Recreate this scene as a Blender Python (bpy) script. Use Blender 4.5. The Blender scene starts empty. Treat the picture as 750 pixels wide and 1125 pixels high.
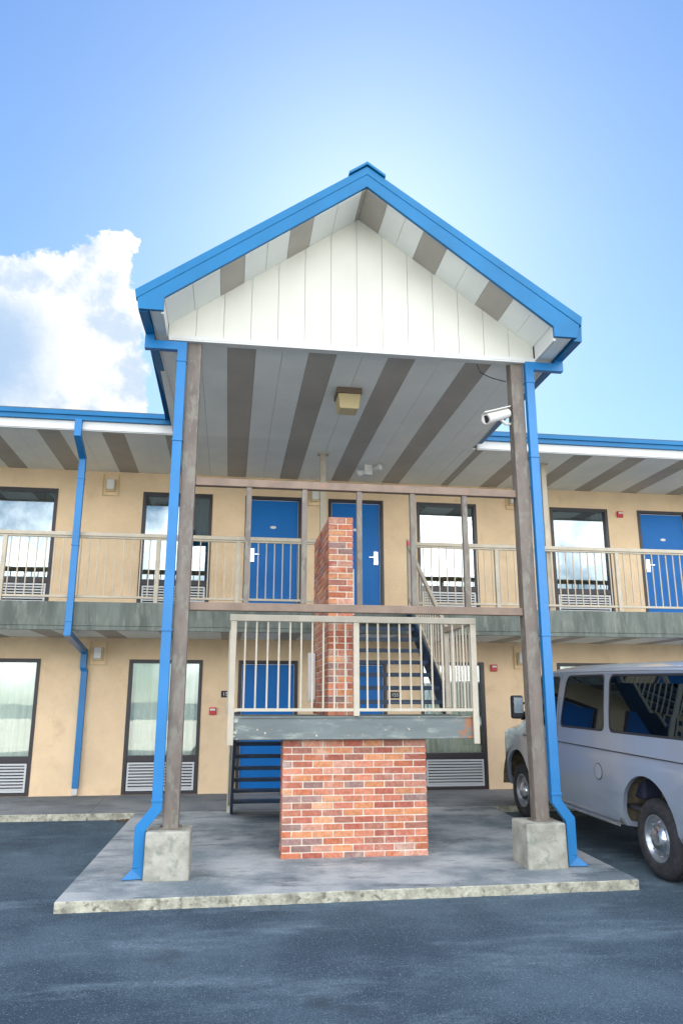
import bpy, bmesh, math, random
from mathutils import Vector, Matrix
random.seed(7)
S = bpy.context.scene
C = S.collection
R = math.radians

# ------------------------------------------------------------------ camera
cam = bpy.data.cameras.new('camera')
co = bpy.data.objects.new('camera', cam); C.objects.link(co)
rt = Vector((0.989788, -0.142542, 0.000754)); up = Vector((-0.035126, -0.238773, 0.970440)); fw = Vector((0.138148, 0.960557, 0.241342))
co.matrix_world = Matrix(((rt.x, up.x, -fw.x, 0), (rt.y, up.y, -fw.y, 0), (rt.z, up.z, -fw.z, 1.6), (0, 0, 0, 1)))
cam.sensor_fit = 'HORIZONTAL'; cam.sensor_width = 36; cam.lens = 36*840/750
cam.clip_start = .05; cam.clip_end = 5000
S.camera = co

# ------------------------------------------------------------------ sky, sun, exposure
SUN_AZ, SUN_EL = 10.5, 34.0            # azimuth from +Y towards +X
S.view_settings.view_transform = 'Standard'; S.view_settings.look = 'None'
S.view_settings.exposure = 1.48; S.view_settings.gamma = 1
w = bpy.data.worlds.new('World'); S.world = w; w.use_nodes = True
nt = w.node_tree; N = nt.nodes; L = nt.links
for n in list(N): N.remove(n)
def nd(t, tree=None, **k):
    n = (tree or nt).nodes.new(t)
    for a, b in k.items(): setattr(n, a, b)
    return n
def mth(op, a, b=None, c=None, tree=None, clamp=False):
    tree = tree or nt
    n = tree.nodes.new('ShaderNodeMath'); n.operation = op; n.use_clamp = clamp
    for i, v in enumerate((a, b, c)):
        if v is None: continue
        if isinstance(v, (int, float)): n.inputs[i].default_value = v
        else: tree.links.new(v, n.inputs[i])
    return n.outputs[0]
def mixc(f, a, b, tree=None, bt='MIX'):
    tree = tree or nt
    n = tree.nodes.new('ShaderNodeMix'); n.data_type = 'RGBA'; n.blend_type = bt
    for i, v in ((0, f), (6, a), (7, b)):
        if isinstance(v, (int, float)): n.inputs[i].default_value = v
        elif isinstance(v, tuple): n.inputs[i].default_value = (*v[:3], 1)
        else: tree.links.new(v, n.inputs[i])
    return n.outputs[2]
def smooth(x, a, b, tree=None):
    tree = tree or nt
    n = tree.nodes.new('ShaderNodeMapRange'); n.interpolation_type = 'SMOOTHSTEP'
    tree.links.new(x, n.inputs[0]); n.inputs[1].default_value = a; n.inputs[2].default_value = b
    return n.outputs[0]
sky = nd('ShaderNodeTexSky', sky_type='NISHITA', sun_disc=False)
sky.sun_elevation = R(SUN_EL); sky.sun_rotation = R(SUN_AZ)
sky.air_density = 1.0; sky.dust_density = .27; sky.ozone_density = 1.0
tc = nd('ShaderNodeTexCoord')
D = tc.outputs['Generated']
def dot(v, tree=None):
    n = nd('ShaderNodeVectorMath', operation='DOT_PRODUCT'); L.new(D, n.inputs[0]); n.inputs[1].default_value = v
    return n.outputs['Value']
dc, da, db = dot((-.2207, .8782, .4243)), dot((.9698, .2437, 0)), dot((.1034, -.4115, .9055))
front = smooth(dc, .3, .5)
dcs = mth('MAXIMUM', dc, .2)
u0, v0 = mth('DIVIDE', da, dcs), mth('DIVIDE', db, dcs)
def noise(scale, detail, rough, vec=None, off=0):
    n = nd('ShaderNodeTexNoise'); n.inputs['Scale'].default_value = scale; n.inputs['Detail'].default_value = detail; n.inputs['Roughness'].default_value = rough
    if off:
        m = nd('ShaderNodeVectorMath', operation='ADD'); L.new(D, m.inputs[0]); m.inputs[1].default_value = (off, off*.7, off*1.3); L.new(m.outputs[0], n.inputs['Vector'])
    else: L.new(D, n.inputs['Vector'])
    return n.outputs['Fac']
n1, n2 = noise(14, 9, .62), noise(14, 9, .62, off=4.1)
n3 = noise(48, 8, .68, off=2)
wu = mth('ADD', u0, mth('MULTIPLY', mth('SUBTRACT', n1, .5), .07)); wv = mth('ADD', v0, mth('MULTIPLY', mth('SUBTRACT', n2, .5), .07)); wv = mth('ADD', wv, mth('MULTIPLY', mth('SUBTRACT', noise(50, 8, .68, off=9), .5), .03))
wu = mth('ADD', wu, mth('MULTIPLY', mth('SUBTRACT', n3, .5), .030))
field = None
for (bu, bv, br) in ((.0447, .089, .040), (.064, .118, .022), (-.0045, .047, .053), (-.058, .034, .052), (.056, .040, .046), (.039, -.026, .070), (-.046, -.05, .10), (.080, .02, .020), (.074, -.058, .040), (.02, -.09, .06), (-.12, .0, .085)):
    d = mth('SQRT', mth('ADD', mth('POWER', mth('ABSOLUTE', mth('SUBTRACT', wu, bu)), 2), mth('POWER', mth('ABSOLUTE', mth('SUBTRACT', wv, bv)), 2)))
    f = mth('SUBTRACT', 1, mth('DIVIDE', d, br))
    field = f if field is None else mth('SMOOTH_MAX', field, f, .15)
cmask = mth('MULTIPLY', smooth(field, -.02, .13), front)
# grey blue core on the left, white rim
dd = mth('SQRT', mth('ADD', mth('POWER', mth('ABSOLUTE', mth('SUBTRACT', wu, -.075)), 2), mth('POWER', mth('ABSOLUTE', mth('SUBTRACT', wv, -.035)), 2)))
core = mth('SUBTRACT', 1, smooth(dd, .03, .11))
core2 = mth('MULTIPLY', smooth(n2, .44, .62), .7)
coref = mth('MAXIMUM', core, core2)
CB = .40
ccol = mixc(coref, (CB*.98, CB*1.0, CB*1.0), (CB*.46, CB*.62, CB*.84))
# the sky in front: Nishita, tinted
skyc = nd('ShaderNodeVectorMath', operation='MULTIPLY'); L.new(sky.outputs[0], skyc.inputs[0]); skyc.inputs[1].default_value = (.050, .0685, .138)
# soft shoulder so that the haze round the hidden sun stays pale blue instead of clipping
sh1 = nd('ShaderNodeVectorMath', operation='MULTIPLY_ADD'); L.new(skyc.outputs[0], sh1.inputs[0]); sh1.inputs[1].default_value = (1/1.5, 1/1.5, 1/.75); sh1.inputs[2].default_value = (1, 1, 1)
sh2 = nd('ShaderNodeVectorMath', operation='DIVIDE'); L.new(skyc.outputs[0], sh2.inputs[0]); L.new(sh1.outputs[0], sh2.inputs[1])
base = sh2.outputs[0]
SKYMIX = base
withcloud = mixc(cmask, base, ccol)
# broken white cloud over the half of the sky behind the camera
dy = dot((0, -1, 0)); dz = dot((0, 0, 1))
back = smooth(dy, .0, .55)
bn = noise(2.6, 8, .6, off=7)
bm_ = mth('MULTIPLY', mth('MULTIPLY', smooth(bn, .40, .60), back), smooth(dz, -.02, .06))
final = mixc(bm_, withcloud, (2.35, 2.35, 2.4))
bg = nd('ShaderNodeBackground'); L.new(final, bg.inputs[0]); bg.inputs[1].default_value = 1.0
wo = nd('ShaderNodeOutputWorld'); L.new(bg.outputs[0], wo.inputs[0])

sl = bpy.data.lights.new('sun', 'SUN'); sl.energy = 5.0; sl.angle = R(.5); sl.color = (1, .95, .87)
so = bpy.data.objects.new('sun', sl); C.objects.link(so)
sd = Vector((math.sin(R(SUN_AZ))*math.cos(R(SUN_EL)), math.cos(R(SUN_AZ))*math.cos(R(SUN_EL)), math.sin(R(SUN_EL))))
so.rotation_euler = sd.to_track_quat('Z', 'Y').to_euler(); so.location = (0, 30, 30)

# ------------------------------------------------------------------ materials
MT = {}
def pmat(name, col, rough=.6, metal=0, var=.0, vscale=3, col2=None, bump=0, bscale=60, c2th=(.5, .62), spec=.5, stretch=None, coat=0):
    m = bpy.data.materials.new(name); m.use_nodes = True; t = m.node_tree; b = t.nodes['Principled BSDF']
    b.inputs['Roughness'].default_value = rough; b.inputs['Metallic'].default_value = metal
    b.inputs['Specular IOR Level'].default_value = spec
    if coat: b.inputs['Coat Weight'].default_value = coat; b.inputs['Coat Roughness'].default_value = .06
    tcn = t.nodes.new('ShaderNodeTexCoord'); vec = tcn.outputs['Object']
    if stretch:
        mp = t.nodes.new('ShaderNodeMapping'); mp.inputs['Scale'].default_value = stretch; t.links.new(vec, mp.inputs[0]); v2 = mp.outputs[0]
    else: v2 = vec
    c = None
    if var or col2:
        n = t.nodes.new('ShaderNodeTexNoise'); n.inputs['Scale'].default_value = vscale; n.inputs['Detail'].default_value = 8; n.inputs['Roughness'].default_value = .6
        t.links.new(v2, n.inputs['Vector'])
        lo = tuple(x*(1-var) for x in col); hi = tuple(min(1, x*(1+var)) for x in col)
        c = mixc(smooth(n.outputs['Fac'], .3, .7, t), lo, hi, t)
        if col2:
            n2_ = t.nodes.new('ShaderNodeTexNoise'); n2_.inputs['Scale'].default_value = vscale*2.3; n2_.inputs['Detail'].default_value = 10; n2_.inputs['Roughness'].default_value = .65
            t.links.new(v2, n2_.inputs['Vector'])
            c = mixc(smooth(n2_.outputs['Fac'], c2th[0], c2th[1], t), c, col2, t)
        t.links.new(c, b.inputs['Base Color'])
    else: b.inputs['Base Color'].default_value = (*col, 1)
    if bump:
        nb = t.nodes.new('ShaderNodeTexNoise'); nb.inputs['Scale'].default_value = bscale; nb.inputs['Detail'].default_value = 4
        t.links.new(vec, nb.inputs['Vector'])
        bp = t.nodes.new('ShaderNodeBump'); bp.inputs['Strength'].default_value = bump; bp.inputs['Distance'].default_value = .01
        t.links.new(nb.outputs['Fac'], bp.inputs['Height']); t.links.new(bp.outputs[0], b.inputs['Normal'])
    MT[name] = m; return m
pmat('stucco', (.90, .67, .42), .92, var=.07, vscale=1.3, bump=1.0, bscale=55, spec=.2, col2=(.80, .57, .34), c2th=(.5, .75))
pmat('blue_trim', (.002, .145, .33), .42, spec=.35, var=.10, vscale=1.5)
pmat('blue_spout', (.012, .18, .44), .34, var=.08, vscale=2)
pmat('door_blue', (.001, .15, .47), .45, spec=.3, var=.06, vscale=1.5)
pmat('dark_frame', (.035, .028, .030), .4)
pmat('soffit_light', (.84, .85, .79), .55, var=.06, vscale=.8)
pmat('soffit_dark', (.42, .385, .33), .6, var=.10, vscale=1.2)
pmat('white_trim', (.66, .66, .62), .5, var=.04, vscale=2)
pmat('gable_white', (.66, .65, .56), .5, var=.03, vscale=1.5)
pmat('brown_steel', (.165, .135, .11), .6, var=.22, vscale=6, col2=(.21, .195, .155), bump=.15, bscale=40, stretch=(1, 1, .4))
pmat('rust_bar', (.23, .165, .12), .65, var=.15, vscale=6, col2=(.42, .17, .08), c2th=(.62, .72), bump=.15, bscale=60)
pmat('beige_rail', (.48, .42, .31), .55, var=.10, vscale=5, col2=(.58, .53, .42), c2th=(.6, .75))
pmat('cream_rail', (.52, .47, .365), .5, var=.08, vscale=5, col2=(.44, .30, .18), c2th=(.70, .78))
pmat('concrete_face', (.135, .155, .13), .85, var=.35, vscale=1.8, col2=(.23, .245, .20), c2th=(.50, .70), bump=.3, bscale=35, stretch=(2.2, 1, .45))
pmat('block_concrete', (.36, .35, .29), .85, var=.25, vscale=5, col2=(.22, .25, .19), c2th=(.5, .7), bump=.4, bscale=45)
pmat('landing_steel', (.15, .18, .175), .55, var=.15, vscale=3, col2=(.29, .32, .28), c2th=(.52, .7), stretch=(.5, 1, 2))
pmat('stair_steel', (.018, .045, .085), .55, var=.25, vscale=6, col2=(.30, .32, .28), c2th=(.70, .76), bump=.2, bscale=40)
pmat('mortar', (.76, .68, .56), .95, var=.1, vscale=12, bump=.4, bscale=120)
pmat('grille_alu', (.60, .61, .60), .45, metal=.2)
pmat('black', (.012, .012, .014), .5)
pmat('room_dark', (.10, .10, .10), .9)
pmat('fixture_beige', (.66, .52, .26), .4)
pmat('fixture_brown', (.16, .11, .07), .5)
pmat('white_plastic', (.78, .76, .70), .35)
pmat('chrome', (.75, .75, .75), .22, metal=1)
pmat('red_plastic', (.60, .03, .04), .4)
pmat('tyre', (.028, .028, .03), .75, var=.3, vscale=9, col2=(.10, .09, .085), c2th=(.5, .8), bump=.3, bscale=80)
pmat('wheel_paint', (.42, .45, .48), .32, metal=.8)
pmat('van_paint', (.40, .46, .55), .28, metal=.35, var=.04, vscale=1.2, coat=.8)
pmat('van_trim', (.03, .03, .035), .5)
pmat('wheel_well', (.15, .125, .08), .95, var=.4, vscale=8)
pmat('headlight_lens', (.72, .68, .50), .12, coat=1)
pmat('seat_fabric', (.022, .028, .06), .8)
pmat('shingle', (.08, .10, .10), .9, var=.2, vscale=10)
pmat('kerb_edge', (.40, .39, .30), .95, var=.35, vscale=7, col2=(.17, .16, .12), c2th=(.50, .66), bump=1.6, bscale=26)
pmat('leaf_litter', (.20, .11, .05), .9, var=.3, vscale=20)
def curtain(name, col):
    m = pmat(name, col, .85, var=.06, vscale=3, stretch=(6, 1, .3)); return m
curtain('curtain_pale', (.88, .88, .80)); curtain('curtain_dark', (.10, .17, .18))
def glass(name, refl, tint, trans):
    m = bpy.data.materials.new(name); m.use_nodes = True; t = m.node_tree; t.nodes.clear()
    g = t.nodes.new('ShaderNodeBsdfGlossy'); g.inputs['Roughness'].default_value = .01; g.inputs['Color'].default_value = (*tint, 1)
    tr = t.nodes.new('ShaderNodeBsdfTransparent'); tr.inputs['Color'].default_value = (*trans, 1)
    fr = t.nodes.new('ShaderNodeFresnel'); fr.inputs[0].default_value = 1.5
    a = mth('MULTIPLY_ADD', fr.outputs[0], 1-refl, refl, t, True)
    nb = t.nodes.new('ShaderNodeTexNoise'); nb.inputs['Scale'].default_value = 1.2; tcn = t.nodes.new('ShaderNodeTexCoord'); t.links.new(tcn.outputs['Object'], nb.inputs['Vector'])
    bp = t.nodes.new('ShaderNodeBump'); bp.inputs['Strength'].default_value = .06; bp.inputs['Distance'].default_value = .02
    t.links.new(nb.outputs[0], bp.inputs['Height']); t.links.new(bp.outputs[0], g.inputs['Normal'])
    mx = t.nodes.new('ShaderNodeMixShader'); t.links.new(a, mx.inputs[0]); t.links.new(tr.outputs[0], mx.inputs[1]); t.links.new(g.outputs[0], mx.inputs[2])
    o = t.nodes.new('ShaderNodeOutputMaterial'); t.links.new(mx.outputs[0], o.inputs[0]); MT[name] = m
glass('glass_upper', .22, (.93, .97, 1), (.6, .75, .75))
glass('glass_lower', .13, (.95, 1, 1), (.93, .96, .92))
glass('van_glass', .07, (.6, .78, .95), (.15, .21, .24))

# rust breaking through the paint at the right end of the landing beam, bare flecks at its left end
t_ = MT['landing_steel'].node_tree; b_ = t_.nodes['Principled BSDF']; src = b_.inputs['Base Color'].links[0].from_socket
tc_ = t_.nodes.new('ShaderNodeTexCoord'); sx_ = t_.nodes.new('ShaderNodeSeparateXYZ'); t_.links.new(tc_.outputs['Object'], sx_.inputs[0])
nn_ = t_.nodes.new('ShaderNodeTexNoise'); nn_.inputs['Scale'].default_value = 22; nn_.inputs['Detail'].default_value = 6; t_.links.new(tc_.outputs['Object'], nn_.inputs['Vector'])
rr_ = smooth(mth('ADD', mth('MULTIPLY', smooth(sx_.outputs[0], 1.05, 1.34, t_), .28, tree=t_), nn_.outputs['Fac'], tree=t_), .66, .74, t_)
ww_ = smooth(mth('ADD', mth('MULTIPLY', smooth(mth('MULTIPLY', sx_.outputs[0], -1, tree=t_), 1.18, 1.33, t_), .2, tree=t_), nn_.outputs['Fac'], tree=t_), .70, .74, t_)
t_.links.new(mixc(ww_, mixc(rr_, src, (.33, .15, .07), t_), (.6, .6, .52), t_), b_.inputs['Base Color'])

# brick: colour per brick from a face attribute
def brick_mat():
    m = bpy.data.materials.new('brick'); m.use_nodes = True; t = m.node_tree; b = t.nodes['Principled BSDF']; b.inputs['Roughness'].default_value = .9; b.inputs['Specular IOR Level'].default_value = .25
    at = t.nodes.new('ShaderNodeAttribute'); at.attribute_name = 'tone'
    tcn = t.nodes.new('ShaderNodeTexCoord'); n = t.nodes.new('ShaderNodeTexNoise'); n.inputs['Scale'].default_value = 28; n.inputs['Detail'].default_value = 8; t.links.new(tcn.outputs['Object'], n.inputs['Vector'])
    c = mixc(1.0, at.outputs['Color'], mixc(smooth(n.outputs[0], .3, .7, t), (.70, .70, .70), (1, 1, 1), t), t, 'MULTIPLY')
    n2_ = t.nodes.new('ShaderNodeTexNoise'); n2_.inputs['Scale'].default_value = 2.6; n2_.inputs['Detail'].default_value = 12; n2_.inputs['Roughness'].default_value = .7; t.links.new(tcn.outputs['Object'], n2_.inputs['Vector'])
    c = mixc(mth('MULTIPLY', smooth(n2_.outputs[0], .52, .72, t), .50, tree=t), c, (.80, .64, .52), t)
    t.links.new(c, b.inputs['Base Color'])
    bp = t.nodes.new('ShaderNodeBump'); bp.inputs['Strength'].default_value = .6; bp.inputs['Distance'].default_value = .006
    t.links.new(n.outputs[0], bp.inputs['Height']); t.links.new(bp.outputs[0], b.inputs['Normal']); MT['brick'] = m
brick_mat()

def ground_mat(name, c0, c1, c2, speck, sc=.5, spk=150, bump=.5, rough=.85, rng=(.25, .12), cracks=False):
    m = bpy.data.materials.new(name); m.use_nodes = True; t = m.node_tree; b = t.nodes['Principled BSDF']; b.inputs['Roughness'].default_value = rough; b.inputs['Specular IOR Level'].default_value = .35
    tcn = t.nodes.new('ShaderNodeTexCoord'); V = tcn.outputs['Object']
    def nz(s, d=8, r=.6, st=None):
        n = t.nodes.new('ShaderNodeTexNoise'); n.inputs['Scale'].default_value = s; n.inputs['Detail'].default_value = d; n.inputs['Roughness'].default_value = r
        if st:
            mp = t.nodes.new('ShaderNodeMapping'); mp.inputs['Scale'].default_value = st; mp.inputs['Rotation'].default_value = (0, 0, .25); t.links.new(V, mp.inputs[0]); t.links.new(mp.outputs[0], n.inputs['Vector'])
        else: t.links.new(V, n.inputs['Vector'])
        return n.outputs['Fac']
    a = nz(sc, 6, .6); bb = nz(sc*2.5, 10, .7, (.5, 1.4, 1)); s = nz(spk, 2, .5); s2 = nz(spk*.33, 3, .6)
    c = mixc(smooth(a, .35, .65, t), c0, c1, t)
    c = mixc(smooth(bb, .5, .72, t), c, c2, t)
    vo = t.nodes.new('ShaderNodeTexVoronoi'); vo.inputs['Scale'].default_value = spk*.55; t.links.new(V, vo.inputs['Vector'])
    sp = mth('MULTIPLY', mth('SUBTRACT', 1, smooth(vo.outputs['Distance'], .10, .35, t), tree=t), smooth(s2, .45, .62, t), tree=t)
    c = mixc(mth('MULTIPLY', sp, .8, tree=t), c, speck, t)
    gr = mth('MULTIPLY_ADD', nz(95, 4, .8), .65, mth('MULTIPLY', nz(240, 2, .5), .35, tree=t), t); ga = .50 if cracks else .84
    c = mixc(smooth(gr, .40, .60, t), mixc(1.0, c, (ga, ga, ga), t, 'MULTIPLY'), mixc(1.0, c, (1.5 if cracks else 1.1,)*3, t, 'MULTIPLY'), t)
    if cracks:
        wn = t.nodes.new('ShaderNodeTexNoise'); wn.inputs['Scale'].default_value = 2.2; wn.inputs['Detail'].default_value = 8; t.links.new(V, wn.inputs['Vector'])
        va = t.nodes.new('ShaderNodeVectorMath'); va.operation = 'MULTIPLY_ADD'; t.links.new(wn.outputs['Color'], va.inputs[0]); va.inputs[1].default_value = (.7, .7, 0); t.links.new(V, va.inputs[2])
        vc = t.nodes.new('ShaderNodeTexVoronoi'); vc.feature = 'DISTANCE_TO_EDGE'; vc.inputs['Scale'].default_value = .55; t.links.new(va.outputs[0], vc.inputs['Vector'])
        ck = mth('MULTIPLY', mth('SUBTRACT', 1, smooth(vc.outputs['Distance'], .0015, .006, t), tree=t), smooth(a, .46, .58, t), tree=t)
        c = mixc(mth('MULTIPLY', ck, .22, tree=t), c, (.028, .034, .04), t)
        oil = nz(1.1, 4, .5); c = mixc(mth('MULTIPLY', smooth(oil, .62, .72, t), .5, tree=t), c, (.03, .038, .048), t)
    t.links.new(c, b.inputs['Base Color'])
    h = mth('ADD', mth('MULTIPLY', s, .6, tree=t), mth('MULTIPLY', s2, .5, tree=t), tree=t)
    bp = t.nodes.new('ShaderNodeBump'); bp.inputs['Strength'].default_value = bump; bp.inputs['Distance'].default_value = .01
    t.links.new(h, bp.inputs['Height']); t.links.new(bp.outputs[0], b.inputs['Normal']); MT[name] = m
ground_mat('asphalt', (.034, .062, .086), (.080, .124, .156), (.135, .190, .225), (.40, .47, .54), .6, 140, 1.0, cracks=True)
ground_mat('slab_concrete', (.17, .21, .225), (.44, .46, .45), (.085, .11, .125), (.48, .48, .45), 1.1, 60, .25)
ground_mat('walk_concrete', (.15, .17, .18), (.24, .255, .26), (.085, .10, .115), (.33, .33, .30), 1.1, 60, .2)

# ------------------------------------------------------------------ helpers
def thing(name, label, cat, loc=(0, 0, 0), rot=(0, 0, 0), group=None):
    o = bpy.data.objects.new(name, None); C.objects.link(o); o.location = loc; o.rotation_euler = rot
    o.empty_display_size = .1; o['label'] = label; o['category'] = cat
    if group: o['group'] = group
    return o
def tag(o, label, cat, group=None):
    o['label'] = label; o['category'] = cat
    if group: o['group'] = group
    return o
class MB:
    def __init__(s): s.v = []; s.f = []; s.m = []
    def add(s, vs, fs, mi=0):
        k = len(s.v); s.v += [tuple(map(float, v)) for v in vs]; s.f += [tuple(i+k for i in f) for f in fs]; s.m += [mi]*len(fs); return s
    def box(s, x0, x1, y0, y1, z0, z1, mi=0):
        return s.hexa([(x0, y0, z0), (x1, y0, z0), (x1, y1, z0), (x0, y1, z0)], [(x0, y0, z1), (x1, y0, z1), (x1, y1, z1), (x0, y1, z1)], mi)
    def hexa(s, b, t, mi=0):
        return s.add(list(b)+list(t), [(0, 3, 2, 1), (4, 5, 6, 7), (0, 1, 5, 4), (1, 2, 6, 5), (2, 3, 7, 6), (3, 0, 4, 7)], mi)
    def prism(s, poly, axis, a, b, mi=0):
        # poly: 2d points; axis 'x': (y,z), 'y': (x,z), 'z': (x,y)
        def P(p, q): return {'x': (q, p[0], p[1]), 'y': (p[0], q, p[1]), 'z': (p[0], p[1], q)}[axis]
        n = len(poly); vs = [P(p, a) for p in poly]+[P(p, b) for p in poly]
        return s.add(vs, [tuple(range(n)), tuple(range(2*n-1, n-1, -1))]+[(i, i+n, (i+1) % n+n, (i+1) % n) for i in range(n)], mi)
    def bar(s, p, q, w, h, mi=0, upv=(0, 0, 1)):
        p = Vector(p); q = Vector(q); d = (q-p).normalized(); u = Vector(upv)
        if abs(d.dot(u)) > .98: u = Vector((0, 1, 0))
        sx = d.cross(u).normalized()*w/2; sy = sx.cross(d).normalized()*h/2
        vs = [p-sx-sy, p+sx-sy, p+sx+sy, p-sx+sy, q-sx-sy, q+sx-sy, q+sx+sy, q-sx+sy]
        return s.add(vs, [(0, 1, 2, 3), (7, 6, 5, 4), (0, 4, 5, 1), (1, 5, 6, 2), (2, 6, 7, 3), (3, 7, 4, 0)], mi)
    def tube(s, pts, r, n=12, mi=0):
        pts = [Vector(p) for p in pts]; rings = []
        for i, p in enumerate(pts):
            d = (pts[min(i+1, len(pts)-1)]-pts[max(i-1, 0)]).normalized(); u = Vector((0, 0, 1)) if abs(d.z) < .9 else Vector((0, 1, 0))
            a = d.cross(u).normalized(); b = a.cross(d).normalized(); rr = r[i] if isinstance(r, (list, tuple)) else r
            rings.append([p+a*rr*math.cos(2*math.pi*k/n)+b*rr*math.sin(2*math.pi*k/n) for k in range(n)])
        vs = [v for g in rings for v in g]; fs = []
        for i in range(len(pts)-1):
            for k in range(n): fs.append((i*n+k, i*n+(k+1) % n, (i+1)*n+(k+1) % n, (i+1)*n+k))
        fs.append(tuple(range(n))[::-1]); fs.append(tuple(range((len(pts)-1)*n, len(pts)*n)))
        return s.add(vs, fs, mi)
    def ductpath(s, pts, w, h, mi=0, wv=(1, 0, 0)):
        # rectangular duct swept through pts lying in planes that contain wv; mitred
        pts = [Vector(p) for p in pts]; W = Vector(wv).normalized(); rings = []
        for i, p in enumerate(pts):
            d1 = (pts[i]-pts[i-1]).normalized() if i else None; d2 = (pts[i+1]-pts[i]).normalized() if i < len(pts)-1 else None
            if d1 is None: d1 = d2
            if d2 is None: d2 = d1
            t = (d1+d2).normalized(); nrm = W.cross(t)
            if nrm.length < 1e-4: nrm = Vector((0, 1, 0))
            nrm.normalize(); k = 1/max(.35, t.dot(d1))
            rings.append([p-W*w/2-nrm*h/2*k, p+W*w/2-nrm*h/2*k, p+W*w/2+nrm*h/2*k, p-W*w/2+nrm*h/2*k])
        vs = [v for g in rings for v in g]; fs = [(3, 2, 1, 0)]; n = len(rings)
        for i in range(n-1):
            for k in range(4): fs.append((i*4+k, i*4+(k+1) % 4, (i+1)*4+(k+1) % 4, (i+1)*4+k))
        fs.append(tuple((n-1)*4+k for k in range(4))); return s.add(vs, fs, mi)
    def build(s, name, mats, parent=None, bevel=0, smooth_=False, kind=None, local=False, seg=2):
        me = bpy.data.meshes.new(name)
        off = Vector((0, 0, 0))
        if parent is not None and not local:
            q = parent
            while q is not None: off += q.location; q = q.parent
        me.from_pydata([(v[0]-off.x, v[1]-off.y, v[2]-off.z) for v in s.v], [], s.f); me.update()
        if not isinstance(mats, (list, tuple)): mats = [mats]
        for m in mats: me.materials.append(MT[m])
        for p, mi in zip(me.polygons, s.m): p.material_index = mi; p.use_smooth = smooth_
        b = bmesh.new(); b.from_mesh(me); bmesh.ops.recalc_face_normals(b, faces=b.faces); b.to_mesh(me); b.free()
        o = bpy.data.objects.new(name, me); C.objects.link(o)
        if parent is not None: o.parent = parent
        if kind: o['kind'] = kind
        if bevel:
            md = o.modifiers.new('bevel', 'BEVEL'); md.width = bevel; md.segments = seg; md.limit_method = 'ANGLE'
        return o
def text_mesh(name, s, size, loc, mat, parent, depth=.002, rot=(math.pi/2, 0, 0)):
    cu = bpy.data.curves.new('t', 'FONT'); cu.body = s; cu.size = size; cu.extrude = depth; cu.align_x = 'CENTER'; cu.align_y = 'CENTER'
    t = bpy.data.objects.new('t', cu); C.objects.link(t); bpy.context.view_layer.update()
    me = bpy.data.meshes.new_from_object(t.evaluated_get(bpy.context.evaluated_depsgraph_get())); bpy.data.objects.remove(t)
    M = Matrix.Translation(loc) @ Matrix.Rotation(rot[0], 4, 'X'); me.transform(M); me.materials.clear(); me.materials.append(MT[mat])
    o = bpy.data.objects.new(name, me); C.objects.link(o); o.parent = parent; return o

YW, YR, YE = 13.6, 11.95, 11.4          # wall, railing, eave
K = .0272
def zs(y): return .12-K*(13.6-y)         # paving falls away from the building

# ------------------------------------------------------------------ ground
def sheet(name, xs, ys, zf, mat):
    mb = MB(); vs = [(x, y, zf(y)) for y in ys for x in xs]; n = len(xs)
    mb.add(vs, [(j*n+i, j*n+i+1, (j+1)*n+i+1, (j+1)*n+i) for j in range(len(ys)-1) for i in range(n-1)])
    o = mb.build(name, mat, kind='structure'); return o
sheet('parking_lot', [-900, -60, -20, 20, 60, 900], [-900, -60, -10, 3, 7.3, 9, 11.6, 13.7, 20, 60, 900], lambda y: zs(max(min(y, 13.7), 7.3))-.092 - (.0 if y > 7.3 else .012*min(7.3-y, 10)), 'asphalt')

ground_mat('bounce_sheet_mat', (.50, .48, .43), (.56, .54, .48), (.34, .33, .30), (.5, .5, .48), .3, 60, .1)
sheet('bounce_sheet', [-80, -20, 20, 80], [-60, -30, -10, 1.2], lambda y: zs(7.3)-.086-.012*min(7.3-y, 10), 'bounce_sheet_mat')  # unseen pale sheet added behind the camera to bounce sunlight onto the soffits
def slab_piece(name, poly, mat, edgemat=None, thick=.16, rounded=.018):
    mb = MB(); n = len(poly)
    vs = [(x, y, zs(y)) for x, y in poly]+[(x, y, zs(y)-thick) for x, y in poly]
    mb.add(vs, [tuple(range(n)), tuple(range(2*n-1, n-1, -1))], 0)
    mb.add(vs, [(i, i+n, (i+1) % n+n, (i+1) % n) for i in range(n)], 1)
    o = mb.build(name, [mat, edgemat or mat], kind='structure')
    b = bmesh.new(); b.from_mesh(o.data); bmesh.ops.remove_doubles(b, verts=b.verts, dist=.0005); b.to_mesh(o.data); b.free()
    if rounded: md = o.modifiers.new('bevel', 'BEVEL'); md.width = rounded; md.segments = 3; md.limit_method = 'ANGLE'
    return o
rs = random.Random(3)
def rough_edge(p, q, n, amp):
    out = []
    for i in range(n):
        t = i/n; x = p[0]+(q[0]-p[0])*t; y = p[1]+(q[1]-p[1])*t
        dx, dy_ = (q[0]-p[0]), (q[1]-p[1]); l = math.hypot(dx, dy_); a = rs.uniform(-amp, amp) if i else 0
        out.append((x-dy_/l*a, y+dx/l*a))
    return out
front_edge = rough_edge((-1.40, 7.36), (3.95, 7.46), 60, .007)
slab_piece('concrete_slab', front_edge+[(3.95, 7.46), (4.0, 11.85), (4.0, 11.9), (-1.25, 11.9), (-1.25, 11.7)], 'slab_concrete', 'kerb_edge', rounded=.012)
slab_piece('walkway', [(-16, 11.85), (-1.25, 11.85), (-1.25, 11.9), (4.0, 11.9), (4.0, 11.85), (18, 11.85), (18, 13.62), (-16, 13.62)], 'walk_concrete', 'kerb_edge', rounded=.012)
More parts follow.
